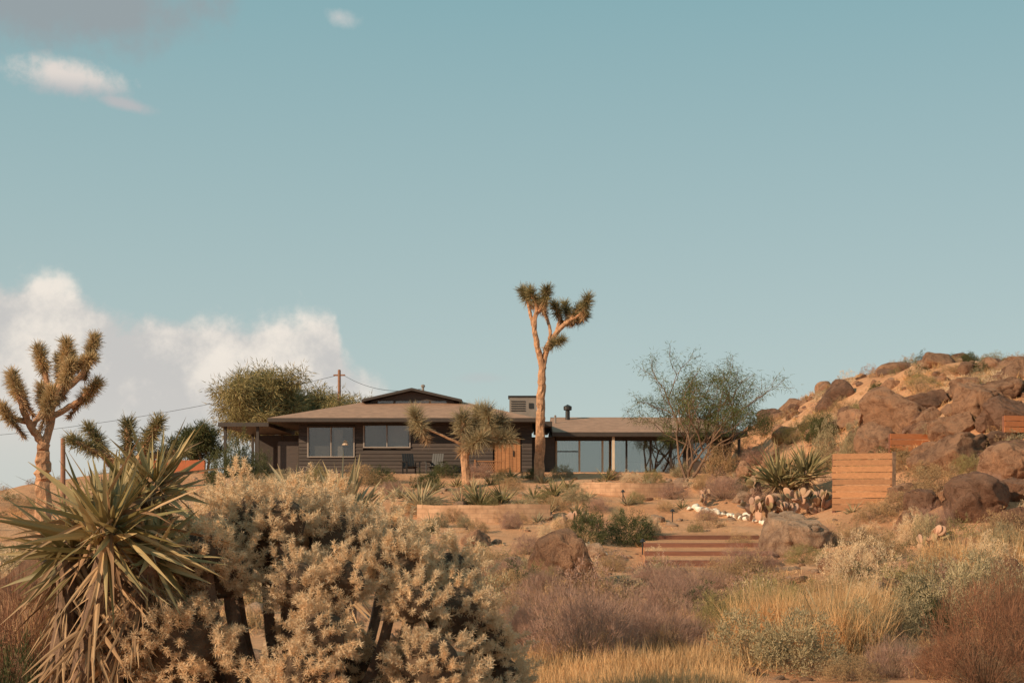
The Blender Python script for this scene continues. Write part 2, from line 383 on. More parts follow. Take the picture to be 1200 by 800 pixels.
# ------------------------------------------------------------------ house
house = bpy.data.objects.new('desert_ranch_house', None); bpy.context.scene.collection.objects.link(house)
def part(name, fn, smooth=False):
    mb = MB(); fn(mb); return mb.obj(name, parent=house, smooth=smooth)
ZF = 3.3
wins = [(-10.75, -8.35, 4.2, 5.72), (-7.8, -5.4, 4.7, 5.82)]
door = (-0.95, 0.45, ZF+0.05, 5.15)
part('wall_body', lambda mb: box(mb, 'siding', -11.2, 1.0, 75.3, 84, ZF-0.6, 6.05))
def sid(mb):
    z = ZF-0.3; bh = 0.19
    openings = wins+[door]
    while z < 6.0:
        segs = [(-11.25, 1.05)]
        for (a, b_, c, d) in openings:
            if z+bh > c and z < d:
                ns = []
                for s0, s1 in segs:
                    if a-0.06 > s0 and b_+0.06 < s1: ns += [(s0, a-0.06), (b_+0.06, s1)]
                    else: ns.append((s0, s1))
                segs = ns
        for s0, s1 in segs:
            V = [(s0, 75.0, z), (s1, 75.0, z), (s1, 75.29, z), (s0, 75.29, z), (s0, 75.04, z+bh-.008), (s1, 75.04, z+bh-.008), (s1, 75.29, z+bh-.008), (s0, 75.29, z+bh-.008)]
            mb.add(V, [(0, 3, 2, 1), (4, 5, 6, 7), (0, 1, 5, 4), (1, 2, 6, 5), (2, 3, 7, 6), (3, 0, 4, 7)], 'siding')
        z += bh
part('lap_siding', sid)
def winf(mb):
    for a, b_, c, d in wins:
        for (p, q, r, s) in ((a-.05, a+.02, c, d), (b_-.02, b_+.05, c, d), ((a+b_)/2-.03, (a+b_)/2+.03, c, d)):
            box(mb, 'white', p, q, 74.97, 75.14, r, s)
        box(mb, 'fascia', a-.05, b_+.05, 74.95, 75.14, d, d+.08); box(mb, 'white', a-.05, b_+.05, 74.93, 75.14, c-.06, c)
part('window_frames', winf)
def wing(mb):
    for a, b_, c, d in wins: box(mb, 'glass', a+.05, b_-.05, 75.06, 75.08, c, d)
part('window_glass', wing)
def cur(mb):
    for a, b_, c, d in wins: box(mb, 'room_shade', a, b_, 75.27, 75.285, c, d)
    a, b_, c, d = wins[0]
    box(mb, 'blind', a+.06, (a+b_)/2-.1, 75.20, 75.22, c, d); box(mb, 'blindl', b_-1.05, b_-.6, 75.20, 75.22, c, d-.1)
    tube(mb, 'curtain', [(b_-.45, 75.16, c+.55), (b_-.45, 75.16, c+.6), (b_-.45, 75.16, c+.85)], [.0, .2, .11], 10)
    a, b_, c, d = wins[1]
    box(mb, 'blindl', (a+b_)/2+.06, b_-.1, 75.20, 75.22, c, d); box(mb, 'blind', a+.06, (a+b_)/2-.1, 75.20, 75.22, c, d)
part('window_blinds_and_lamp', cur)
def drs(mb):
    a, b_, c, d = door
    n = 7; w = (b_-a)/n
    for i in range(n): box(mb, 'cedar', a+i*w+.008, a+(i+1)*w-.008, 75.1, 75.25, c, d)
    box(mb, 'black', a+w*5, a+w*5+.05, 75.04, 75.1, 4.2, 4.5)
part('front_door', drs)
def hip(mb, x0, x1, y0, y1, z, rx0, rx1, ry, rz, th=0.22):
    V = [(x0, y0, z), (x1, y0, z), (x1, y1, z), (x0, y1, z), (rx0, ry, rz), (rx1, ry, rz)]
    mb.add(V, [(0, 1, 5, 4), (2, 3, 4, 5)], 'roof', [[1, 2, 5], [3, 0, 4]], 'roof')
    box(mb, 'fascia', x0-.01, x1+.01, y0-.01, y1+.01, z-th, z-0.004)
part('main_roof', lambda mb: hip(mb, -12.65, 1.25, 73.6, 85.6, 6.14, -7.6, -3.2, 79.6, 7.5, .2))
def pop(mb):
    cx, pz, ez = -5.5, 8.05, 7.42
    for sgn in (-1, 1):
        ex = cx+sgn*2.75; y0, y1 = 77.9, 82.5
        V = [(cx, y0, pz), (ex, y0, ez), (ex, y1, ez), (cx, y1, pz), (cx, y0, pz-.14), (ex, y0, ez-.14), (ex, y1, ez-.14), (cx, y1, pz-.14)]
        mb.add(V, [(0, 1, 2, 3)], 'roof', [(4, 7, 6, 5), (0, 4, 5, 1), (1, 5, 6, 2), (3, 2, 6, 7)], 'fascia')
    V = [(cx-2.3, 78.5, 6.8), (cx+2.3, 78.5, 6.8), (cx+2.3, 78.5, 7.35), (cx, 78.5, 7.88), (cx-2.3, 78.5, 7.35)]
    mb.add(V, [(0, 1, 2, 3, 4)], 'siding')
    V = [(p[0], 82.3, p[2]) for p in V]; mb.add(V, [(0, 4, 3, 2, 1)], 'siding')
    for i in range(4): box(mb, 'glass', cx-1.9+i*.98, cx-1.05+i*.98, 78.42, 78.47, 7.0, 7.36)
part('clerestory_gable', pop)
def car(mb):
    box(mb, 'fascia', -15.3, -12.67, 74.0, 83, 5.72, 5.93)
    for x in (-15.0, -13.3):
        for y in (74.4, 82.3): box(mb, 'fascia', x-.07, x+.07, y-.07, y+.07, 2.2, 5.72)
    box(mb, 'fascia', -15.05, -11.25, 83.2, 83.4, 2.5, 5.7)
    box(mb, 'siding', -12.4, -11.3, 75.3, 78, 2.8, 5.0)
part('carport', car)
def link(mb):
    box(mb, 'siding', 1.06, 2.29, 76.2, 83.5, ZF-.5, 5.27)
    box(mb, 'fascia', 1.27, 2.1, 74.3, 84, 5.75, 6.0)
    box(mb, 'fascia', 1.5, 1.62, 74.5, 74.62, ZF-.3, 5.74)
part('entry_link', link)
def rw(mb):
    box(mb, 'inner', 2.3, 11.9, 83.6, 83.9, ZF-.5, 5.27); box(mb, 'siding', 11.7, 11.9, 77, 83.59, ZF-.5, 5.27)
    box(mb, 'inner', 2.36, 11.69, 77.2, 83.59, ZF-.3, ZF+.03)
    box(mb, 'siding', 9.4, 11.69, 77, 77.2, ZF-.4, 5.09)
    box(mb, 'fascia', 2.36, 11.69, 76.96, 77.2, 5.11, 5.27)
part('right_wing_walls', rw)
part('right_wing_roof', lambda mb: hip(mb, 2.15, 12.5, 75.5, 85.5, 5.5, 2.2, 10.6, 81.5, 6.65, .22))
def gf(mb):
    xs_ = [2.4, 3.65, 4.9, 6.2, 7.5, 8.6, 9.3]
    for x in xs_: box(mb, 'curtain' if x < 5 else 'fascia', x-.05, x+.05, 76.97, 77.12, ZF+.12, 5.1)
    box(mb, 'fascia', 2.36, 9.3, 76.98, 77.1, ZF+.03, ZF+.12); box(mb, 'fascia', 2.46, 3.59, 77.0, 77.09, 4.5, 4.56)
    for x in (5.4, 9.6, 12.1): box(mb, 'curtain' if x < 6 else 'fascia', x-.07, x+.07, 75.75, 75.87, ZF-.3, 5.27)
part('glass_wall_frames', gf)
def gg(mb):
    for a, b_ in ((2.45, 3.6), (3.7, 4.85), (4.95, 6.15), (6.25, 7.45), (7.55, 8.55), (8.65, 9.25)): box(mb, 'glassb', a, b_, 77.04, 77.055, ZF+.12, 5.1)
    box(mb, 'glassb', 9.8, 11.2, 76.95, 76.97, 4.0, 5.0)
part('glass_wall_panes', gg)
def gc(mb):
    for a, b_ in ((2.5, 3.5), (4.95, 5.9), (7.0, 7.45), (8.7, 9.2)):
        x = np.linspace(a, b_, 24); yy = 77.4+.05*np.sin(np.arange(24)*1.6)
        V = np.concatenate([np.stack([x, yy, np.full(24, ZF+.06)], -1), np.stack([x, yy, np.full(24, 5.08)], -1)])
        i = np.arange(23); mb.add(V, np.stack([i, i+1, i+25, i+24], -1), 'curtain')
    box(mb, 'cedar', 5.6, 7.2, 80, 80.9, ZF+.72, ZF+.78)
    for x in (5.7, 7.1): box(mb, 'cedar', x-.04, x+.04, 80.1, 80.8, ZF+.03, ZF+.72)
part('curtains_and_table', gc)
part('patio_slab', lambda mb: box(mb, 'block', -2.5, 9.5, 73.2, 76.9, 2.7, ZF+.02))
def rb(mb):
    box(mb, 'grey', -.15, 1.4, 80.6, 82.4, 6.3, 7.75); box(mb, 'black', -.22, 1.47, 80.53, 82.47, 7.75, 7.82)
    box(mb, 'black', .95, 1.2, 80.55, 80.58, 7.1, 7.4)
    for i in range(5): box(mb, 'black', -.05, .75, 80.56, 80.59, 6.95+i*.13, 7.0+i*.13)
part('rooftop_unit', rb)
def vp(mb):
    a = np.linspace(0, 1, 5)[:, None]
    tube(mb, 'black', np.array([3.15, 80.5, 6.2])+a*np.array([0, 0, .75]), .13, 12)
    tube(mb, 'black', [(3.15, 80.5, 6.98), (3.15, 80.5, 7.02), (3.15, 80.5, 7.2), (3.15, 80.5, 7.27)], [.2, .24, .24, .1], 12)
    tube(mb, 'grey', [(-5.0, 79.9, 7.2), (-5.0, 79.9, 8.25)], .07, 8); tube(mb, 'grey', [(-5.0, 79.9, 8.25), (-5.0, 79.9, 8.35)], .12, 8)
    tube(mb, 'grey', [(2.4, 79, 6.1), (2.4, 79, 6.6)], .06, 8)
part('flue_pipes', vp)

def wallrun(name, x0, x1, y, z0, z1, curve=0.0, th=.3, mat='block'):
    mb = MB(); n = 24; t = np.linspace(0, 1, n); x = x0+(x1-x0)*t; yy = y-curve*np.sin(t*np.pi)+curve
    zt = z1+.04*vnoise(np.stack([x*1.5, x*0, x*0], -1), 4)
    def st(y_, z_): return np.stack([x, y_, np.broadcast_to(z_, x.shape)], -1)
    V = np.concatenate([st(yy, z0), st(yy, zt), st(yy+th, zt), st(yy+th, z0)]); i = np.arange(n-1); fs = []
    for a, b_ in ((0, n), (n, 2*n), (2*n, 3*n)): fs.append(np.stack([i+a, i+a+1, i+b_+1, i+b_], -1))
    fs.append(np.array([(0, n, 2*n, 3*n), (n-1, 4*n-1, 3*n-1, 2*n-1)]))
    mb.add(V, np.concatenate(fs), mat); mb.obj(name)
wallrun('block_retaining_wall', -3.35, 1.35, 49.6, .5, 1.68, .5)
wallrun('block_retaining_wall', 2.9, 7.0, 60.6, 1.5, 2.60, .8)
wallrun('terracotta_wall', -18.8, -16.0, 74, 2.0, 4.0, 0, .3, 'redwall')

# steps
mb = MB(); ZS = [.22, .40, .58, .76, .94]
for i, y in enumerate((37.2, 38.9, 40.6, 42.3)):
    xa, xb = 3.5+.14*i, 7.0+.12*i; z = ZS[i]
    box(mb, 'timber', xa, xb, y, y+.22, z-.13, z)
    zt0, zt1 = z-.02, ZS[i+1]-.12
    V = [(xa, y+.22, zt0), (xb, y+.22, zt0), (xb+.12, y+1.7, zt1), (xa+.14, y+1.7, zt1)]
    Vb = [(a, b_, -.3) for a, b_, c in V]
    mb.add(V+Vb, [(0, 1, 2, 3), (0, 3, 7, 4), (1, 5, 6, 2), (0, 4, 5, 1)], 'sand')
    box(mb, 'sand', xa-.005, xb+.005, y+.03, y+.2, -.3, z-.131)
mb.obj('timber_garden_steps')
def fence(name, x0, x1, y0, y1, zt, nb, bh, mat='cedar'):
    mb = MB(); d = Vector((x1-x0, y1-y0, 0)); L = d.length; th = math.atan2(d.y, d.x)
    for i in range(nb): box(mb, mat, R.uniform(0, .03), L-R.uniform(0, .03), R.uniform(0, .015), .04, -(i+1)*bh+.022, -i*bh)
    for x in np.linspace(0.05, L-.05, max(2, int(L/1.5)+1)): box(mb, 'timber', x-.05, x+.05, .042, .14, -nb*bh-.3, -.02)
    o = mb.obj(name, (x0, y0, zt)); o.rotation_euler = (0, 0, th)
x, y, z, k = spot(1012, 591)
fence('horizontal_plank_fence', (978-600)/F*y, (1046-600)/F*(y-.5), y+.4, y-.5, EYE+(HV-531)/F*y, 9, .215)
box_ = MB(); d_ = y-.52; xx = (1046-600)/F*d_
box(box_, 'barkd', xx, xx+.1, d_-.05, d_+.05, gz(xx, d_)-.2, EYE+(HV-529)/F*d_); box_.obj('fence_post')
x, y, z, k = spot(1070, 528); fence('rusted_retaining_wall', x-30*k, x+32*k, y-.4, y+.1, z+.6, 3, .22, 'rust')
x, y, z, k = spot(1182, 512); fence('rusted_retaining_wall', x-16*k, x+26*k, y-1.0, y-.6, z+.62, 3, .2, 'rust')
mb = MB()
for i in range(9):
    a = -1.85+i*.1
    for s in (1, -1):
        V0 = np.array([[0, 0, 0], [.03, 0, 0], [.03+s*.5, 0, .85], [s*.5, 0, .85]])+[a+(0 if s > 0 else .5), 72.6+(.02 if s > 0 else 0), 3.0]
        mb.add(V0, [(0, 1, 2, 3)], 'cedar')
box(mb, 'cedar', -1.9, -.4, 72.55, 72.6, 3.84, 3.9); box(mb, 'cedar', -1.93, -1.85, 72.49, 72.61, 2.7, 3.95); box(mb, 'cedar', -.42, -.35, 72.49, 72.61, 2.7, 3.95)
mb.obj('lattice_screen')
def chair(x, y, rot):
    mb = MB()
    for i in range(5):
        a = -.3+i*.12; box(mb, 'black', -.3, .3, a, a+.1, .34-i*.015, .36-i*.015)
        V = [(-.3+i*.12, .28, .25), (-.2+i*.12, .28, .25), (-.2+i*.12, .55, 1.0), (-.3+i*.12, .55, 1.0), (-.3+i*.12, .31, .25), (-.2+i*.12, .31, .25), (-.2+i*.12, .58, 1.0), (-.3+i*.12, .58, 1.0)]
        mb.add(V, [(0, 1, 2, 3), (7, 6, 5, 4), (0, 3, 7, 4), (1, 5, 6, 2), (3, 2, 6, 7)], 'black')
    for s in (-1, 1):
        box(mb, 'black', s*.37-.06, s*.37+.06, -.35, .42, .56, .59)
        for yy in (-.3, .33): box(mb, 'black', s*.33-.03, s*.33+.03, yy-.03, yy+.03, 0, .56)
    o = mb.obj('patio_chair', (x, y, gz(x, y)+.02)); o.rotation_euler = (0, 0, rot); o.scale = (1.05,)*3
chair(-5.2, 73.4, .4); chair(-4.0, 73.6, -.3)
for (u, v) in ((730, 588), (788, 612), (753, 650)):
    x, y, z, k = spot(u, v); mb = MB()
    tube(mb, 'black', [(0, 0, -.1), (0, 0, .2), (0, 0, .38)], .018, 8); tube(mb, 'black', [(0, 0, .36), (0, 0, .39), (0, 0, .45)], [.09, .07, .02], 12)
    mb.obj('path_light', (x, y, z))
def pole(name, x, y, top, r, arm=True):
    mb = MB(); z = gz(x, y); tube(mb, 'pole', [(0, 0, -.5), (0, 0, (top-z)/2), (0, 0, top-z)], [r, r*.9, r*.8], 10)
    if arm: box(mb, 'pole', -.4, .4, -.06, .06, top-z-.40, top-z-.30)
    mb.obj(name, (x, y, z))
pole('utility_pole', -11.9, 98, 10.9, .13, True); pole('utility_pole', -11.05, 35, 3.3, .07, False)
mb = MB()
def wire(a, b_, sag):
    t = np.linspace(0, 1, 24)[:, None]; p = np.array(a)*(1-t)+np.array(b_)*t; p[:, 2] -= sag*4*(t*(1-t))[:, 0]; tube(mb, 'black', p, .014, 4)
wire((-11.6, 98, 10.55), (-5.0, 80.2, 8.2), .5); wire((-12.2, 98, 10.5), (-60, 112, 6.6), 1.6)
mb.obj('overhead_wires')

# ------------------------------------------------------------------ plants
def joshua(name, u, vb, d, limbs, leaf, head_r, head_len, blades_n=230, dead=True, lw_=.022, thin=.8):
    k = d/F; x = (u-600)*k; z = gz(x, d); mb = MB(); zb = EYE+(HV-vb)*k
    off = zb-z
    for li, (pts, r0, r1, head) in enumerate(limbs):
        if li: r0 *= thin; r1 *= thin
        p = np.array([((a)*k, c, (b_)*k+off) for a, b_, c in pts])
        if pts[0][1] == 0: p[0, 2] = -.3
        c = smoothline(p, 7); c[1:-1] += R.normal(size=(len(c)-2, 3))*r1*.12
        tube(mb, 'bark', c, np.linspace(r0, r1, len(c)), 10, .16)
        if head:
            ax = nrm(c[-1]-c[-4]); n = int(blades_n*head)
            hl = head_len*head; t = R.uniform(-hl, head_r*.35, n)
            P = c[-1]+ax*t[:, None]+rdir(n)*r1*.6
            rel = (t+hl)/(hl+head_r*.35)
            D = nrm(rdir(n)+ax*(rel[:, None]*1.1-.25))
            blades(mb, leaf, P, D, R.uniform(.55, 1.05, n)*head_r*(.8+.2*head), lw_, 1, 0, .5, tip=.15)
            if dead:
                m_ = int(n*.45); t = R.uniform(-hl*2.2, -hl*.6, m_)
                P = c[-1]+ax*t[:, None]; D = nrm(rdir(m_)-ax*.9)
                blades(mb, 'yucca_dead', P, D, R.uniform(.35, .7, m_)*head_r, lw_, 1)
    mb.obj(name, (x, d, z))
joshua('joshua_tree', 632, 553, 68, [
    ([(0, 0, 0), (1, 50, 0), (2, 90, .1), (4, 124, .1)], .25, .18, 0),
    ([(4, 120, .1), (-2, 146, .0), (-6, 170, -.1), (-3, 192, -.1), (-9, 208, -.2)], .20, .10, 1),
    ([(-6, 168, 0), (-10, 185, .3), (-14, 203, .5), (-18, 212, .6)], .12, .08, 1),
    ([(-3, 185, 0), (6, 200, -.4), (8, 208, -.6)], .11, .08, 1),
    ([(4, 122, .1), (10, 148, .2), (24, 168, .2), (36, 178, .1), (46, 190, 0)], .20, .10, 1),
    ([(20, 163, .2), (24, 182, .5), (20, 194, .6)], .11, .08, .9),
    ([(30, 174, .2), (34, 186, .8), (32, 196, 1.0)], .11, .08, .9),
    ([(36, 178, .1), (50, 186, -.4), (55, 198, -.6)], .10, .07, 1),
    ([(8, 140, .1), (16, 148, -.3), (22, 152, -.4)], .10, .07, .8),
    ([(36, 178, .1), (44, 178, .5), (52, 184, .7)], .10, .07, .9),
    ([(12, 152, .1), (12, 172, .3), (2, 200, .9)], .11, .08, .9),
], 'joshua_g', .50, .40, 520, True, .05)
joshua('joshua_tree', 50, 640, 26, [
    ([(0, 0, 0), (1, 50, 0), (0, 90, 0), (2, 120, 0)], .15, .12, 0),
    ([(2, 118, 0), (-12, 140, -.1), (-22, 170, -.2), (-30, 196, -.2)], .11, .06, 1),
    ([(-14, 145, 0), (-30, 150, -.3), (-36, 158, -.4)], .08, .05, .9),
    ([(2, 118, 0), (8, 150, .1), (4, 185, .1), (-6, 228, .1)], .11, .06, 1.1),
    ([(6, 150, 0), (20, 180, -.1), (28, 210, -.1), (30, 234, -.1)], .10, .06, 1.2),
    ([(20, 180, 0), (40, 200, .2), (50, 225, .3), (54, 242, .3)], .09, .05, 1.1),
    ([(6, 150, 0), (26, 165, .3), (44, 180, .4), (54, 190, .4)], .09, .05, 1.2),
    ([(4, 170, .1), (12, 200, .4), (10, 220, .5)], .08, .05, 1.1),
    ([(28, 200, -.1), (46, 210, -.3), (62, 216, -.4)], .07, .05, 1),
    ([(-20, 165, -.1), (-32, 180, .2), (-38, 190, .2)], .07, .05, 1),
    ([(20, 178, 0), (34, 190, -.4), (42, 208, -.5)], .07, .05, 1.1),
    ([(6, 150, 0), (16, 160, -.5), (22, 176, -.6)], .07, .05, 1.1),
    ([(20, 180, 0), (18, 200, .5), (20, 222, .6)], .07, .05, 1.1),
    ([(-12, 140, 0), (-10, 165, .5), (-14, 186, .6)], .07, .05, 1),
], 'joshua', .21, .30, 820, True, .026, .7)
joshua('joshua_tree', 150, 640, 22, [
    ([(0, 0, 0), (0, 50, 0), (-5, 80, 0)], .12, .1, 0),
    ([(-5, 78, 0), (-25, 105, 0), (-44, 136, 0)], .09, .06, 1.1),
    ([(-5, 78, 0), (-4, 110, .2), (-4, 140, .2)], .09, .06, 1.3),
    ([(-5, 78, 0), (15, 105, 0), (36, 142, -.1)], .09, .06, 1.3),
    ([(-20, 98, 0), (-28, 108, -.2), (-55, 122, -.3)], .07, .05, 1),
    ([(15, 102, 0), (35, 108, .1), (62, 112, .1)], .07, .05, 1),
    ([(0, 90, 0), (12, 108, .3), (16, 126, .4)], .07, .05, 1),
], 'joshua_g', .2, .34, 560, True, .028)
joshua('joshua_tree', 548, 558, 66, [
    ([(0, 0, 0), (-3, 25, 0), (4, 44, 0)], .22, .18, 0),
    ([(4, 42, 0), (-4, 50, -.1), (-6, 64, -.2)], .18, .14, 1.2),
    ([(4, 42, 0), (18, 50, 0), (34, 62, 0)], .18, .14, 1.2),
    ([(4, 42, 0), (10, 56, .4), (12, 72, .5)], .18, .14, 1.2),
    ([(-2, 35, 0), (-30, 48, -.3), (-50, 56, -.4)], .08, .05, 0),
    ([(-50, 55, -.4), (-56, 60, -.4), (-60, 68, -.4)], .08, .07, 1.1),
    ([(14, 48, 0), (30, 44, -.4), (42, 44, -.5)], .12, .1, 1.2),
    ([(0, 38, 0), (6, 38, -.5), (14, 42, -.8)], .12, .1, 1.2),
    ([(4, 42, 0), (24, 56, -.4), (24, 70, -.5)], .12, .1, 1.1),
], 'greygreen', .72, .5, 600, True, .045)

def rosette(mb, c, n, L, W, mat, lo=-.2, droop=.05, up=.0, segs=4, fold=.35, axis_=(0, 0, 1)):
    D = rdir(n*6); ax = nrm(np.array(axis_, float)); D = D[D@ax > lo][:n]; n = len(D)
    D = D+np.array([0, 0, up])
    LL = L*R.uniform(.6, 1.1, n)
    P = np.array(c)+nrm(D)*L*.05+R.normal(size=(n, 3))*L*.03+ax*(R.uniform(-.3, .05, n)*L)[:, None]
    blades(mb, mat, P, D, LL, W*R.uniform(.7, 1.2, n), segs, droop*R.uniform(-.5, 3, n), fold, .3, .04)
mb = MB(); k = 8.6/F
x0 = (70-600)*k; y0 = 8.6; z0 = gz(x0, y0)
def yp(u, v, dy=0): return np.array(((u-70)*k, dy, EYE+(HV-v)*k-z0))
heads = [(yp(132, 618), (0, 0), (.5, -.2, .8), 105, .68), (yp(58, 640, .35), (-.1, .2), (-.5, -.2, .8), 70, .54), (yp(165, 572, .4), (.15, .25), (.5, .1, .8), 70, .48), (yp(98, 606, .55), (0, .4), (-.2, 0, 1), 50, .5), (yp(178, 650, .1), (.2, .1), (.7, -.3, .4), 44, .44)]
for c, base_, ax, n_, L_ in heads:
    p = smoothline([(base_[0], base_[1], -.1), ((base_[0]*.3+c[0]*.7)*.7, c[1]*.6, c[2]*.5), c], 8)
    tube(mb, 'barkd', p, np.linspace(.08, .06, len(p)), 10, .15)
    n = 170; t = R.uniform(.15, .97, n); ii = (t*(len(p)-1)).astype(int); P = p[ii]
    D = rdir(n)*np.array([1, 1, .5])+np.array([0, 0, -.75])
    blades(mb, 'yucca_dead', P, D, R.uniform(.2, .5, n), .028, 3, .15, .3)
    rosette(mb, c, n_, L_, .046, 'yucca', -.2, .05, axis_=ax)
    rosette(mb, c, 26, L_, .034, 'yucca_dead', -.1, .14, axis_=(ax[0], ax[1], -.5))
mb.obj('yucca', (x0, y0, z0))
def yucca_at(u, v, L, n=70, W=None, mat='yucca', lo=0, stem=0, name='yucca', d=None, up=.15):
    if d is None: x, y, z, kk = spot(u, v)
    else: y = d; x = (u-600)/F*d; z = gz(x, y)
    mb = MB()
    if stem: tube(mb, 'barkd', [(0, 0, -.1), (0, 0, stem*.5), (0, 0, stem)], [.12, .1, .09], 8, .15)
    rosette(mb, (0, 0, stem), n, L, W or L*.07, mat, lo, .05, up, 3)
    if stem:
        m_ = n; P = np.stack([np.zeros(m_), np.zeros(m_), R.uniform(.2, 1, m_)*stem], -1)
        blades(mb, 'yucca_dead', P, rdir(m_)*[1, 1, .3]+[0, 0, -.8], L*.6, L*.05, 2, 0, .3)
    mb.obj(name, (x, y, z))
yucca_at(405, 0, .72, 60, .07, 'greygreen', .25, 1.52, 'century_plant', d=13.5, up=.45)
yucca_at(345, 0, .48, 30, .05, 'greygreen', .2, 1.66, 'century_plant', d=14.5, up=.45)
yucca_at(912, 592, 1.5, 130, .10, 'joshua_g', .0, .9, d=None)
yucca_at(945, 588, 1.2, 90, .09, 'joshua_g', .0, 1.1); yucca_at(925, 588, 1.2, 90, .09, 'joshua', .0, .7)
for a in [(492, 590, 1.2, 80), (470, 584, .8, 60), (562, 592, 1.1, 90), (588, 588, .9, 70), (650, 580, .9, 80), (636, 566, .8, 60), (712, 562, .85, 60), (600, 560, .7, 50), (630, 612, .5, 55), (512, 574, .8, 60), (555, 575, .8, 60), (862, 560, .5, 40), (690, 612, .5, 50), (1000, 600, .5, 40), (665, 572, .7, 60), (540, 590, .8, 60),
          (505, 613, .45, 50), (610, 598, .7, 60), (735, 592, .5, 50), (780, 580, .6, 50), (675, 602, .6, 60), (530, 604, .5, 50),
          (625, 584, .7, 60), (690, 584, .6, 50), (575, 568, .6, 50), (760, 572, .6, 50), (800, 596, .45, 40), (645, 598, .6, 50), (720, 626, .45, 50), (535, 570, .7, 50)]:
    yucca_at(a[0], a[1], a[2], a[3], None, 'greygreen' if R.rand() < .6 else 'joshua_g', 0, 0, 'agave')
yucca_at(1110, 665, .9, 80, .035, 'greygreen', .3); yucca_at(1130, 668, .8, 60, .035, 'gold', .4, 0, 'beargrass', up=.6)
yucca_at(970, 760, .95, 50, .04, 'greygreen', .5, 0, 'yucca', up=.6)

def shrub_mb(w, h, nc, lp, ll, lw_, cr, leaf, twig='twig', up=.35, fill=.55, twigw=.01, segs=1):
    mb = MB(); th = R.uniform(0, 2*np.pi, nc); cz = R.uniform(0.03, 1, nc)
    r = R.uniform(fill, 1, nc)
    bulge = 1+.32*vnoise(np.stack([np.cos(th)*1.7, np.sin(th)*1.7, cz*2], -1), R.randint(99))
    rr = np.sqrt(1-cz**2*.97)*r*bulge
    C = np.stack([np.cos(th)*rr*w/2, np.sin(th)*rr*w/2, (cz*r*bulge)*h], -1); C[:, 2] = np.maximum(C[:, 2], .03*h)
    B = C*np.array([.12, .12, 0]); blades(mb, twig, B, C-B, np.linalg.norm(C-B, axis=1), twigw, 1)
    n = nc*lp; ci = np.repeat(np.arange(nc), lp); o = rdir(n)
    P = C[ci]+o*cr*R.uniform(0, 1, n)[:, None]**.6*R.uniform(.6, 1.3, nc)[ci][:, None]
    D = o+nrm(C)[ci]*.6+np.array([0, 0, up])+rdir(n)*.4
    blades(mb, leaf, P, D, ll*R.uniform(.6, 1.3, n), lw_, segs)
    return mb
def lobes_shrub():
    d = 9.4; k = d/F; xc = (350-600)*k; z0 = gz(xc, d); mb = MB()
    L = [(300, 550, 74, .3), (225, 598, 62, -.1), (395, 578, 62, .2), (465, 616, 54, .1), (530, 664, 54, .1), (160, 646, 54, .0), (365, 636, 44, -.5),
         (240, 680, 60, -.6), (395, 690, 40, -.75), (508, 716, 54, -.5), (180, 750, 62, -.5), (345, 762, 54, -.95), (572, 716, 42, .2), (440, 800, 56, -.9), (255, 785, 60, -1.0),
         (125, 700, 44, .2), (245, 566, 50, .7), (350, 552, 55, .8), (440, 590, 55, .9), (520, 630, 55, .9), (275, 622, 46, -.3), (550, 780, 54, -.2), (415, 640, 34, -.5), (490, 664, 36, -.4), (205, 690, 40, -.7),
         (350, 690, 46, .4), (220, 740, 50, .0), (420, 745, 44, .4), (490, 780, 46, .1), (310, 780, 46, .1), (130, 780, 50, -.1), (335, 570, 40, -.1), (258, 606, 38, -.5), (585, 760, 40, .4), (380, 730, 38, -.9)]
    for (u, v, r, dy) in L:
        r = r*k; ctr = np.array([(u-350)*k, dy, EYE+(HV-v)*k-r*1.02-z0]); hh = max(ctr[2], .1)
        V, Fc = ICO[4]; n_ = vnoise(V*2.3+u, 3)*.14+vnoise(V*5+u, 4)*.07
        mb.add(V*(r*.62*(1+n_))[:, None]+ctr, Fc, 'silver_gap_shade')
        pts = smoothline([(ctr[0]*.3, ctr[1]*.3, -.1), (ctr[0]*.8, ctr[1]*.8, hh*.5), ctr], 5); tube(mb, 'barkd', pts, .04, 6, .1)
        nc = int(400*(r/.42)**2)
        o = rdir(nc); o = o[(o[:, 2] > -.6)]; nc = len(o)
        bul = 1+.46*vnoise(o*2.4+u*.37, 8)+.16*vnoise(o*6+u*.37, 9)
        C = ctr+o*(r*bul*R.uniform(.74, 1.05, nc))[:, None]
        tax = nrm(o+rdir(nc)*.35+np.array([0, 0, .35]))
        lp = 140; n = nc*lp; ci = np.repeat(np.arange(nc), lp)
        t = R.uniform(-.085, .02, n)*R.uniform(.7, 1.3, nc)[ci]
        s = rdir(n); D = s+tax[ci]*.5; P = C[ci]+tax[ci]*t[:, None]+s*.007
        blades(mb, 'silver', P, D, R.uniform(.014, .032, n), R.uniform(.004, .0075, n), 1, 0, 0, .4, .3)
    mb.obj('brittlebush_shrub', (xc, d, z0))
lobes_shrub()

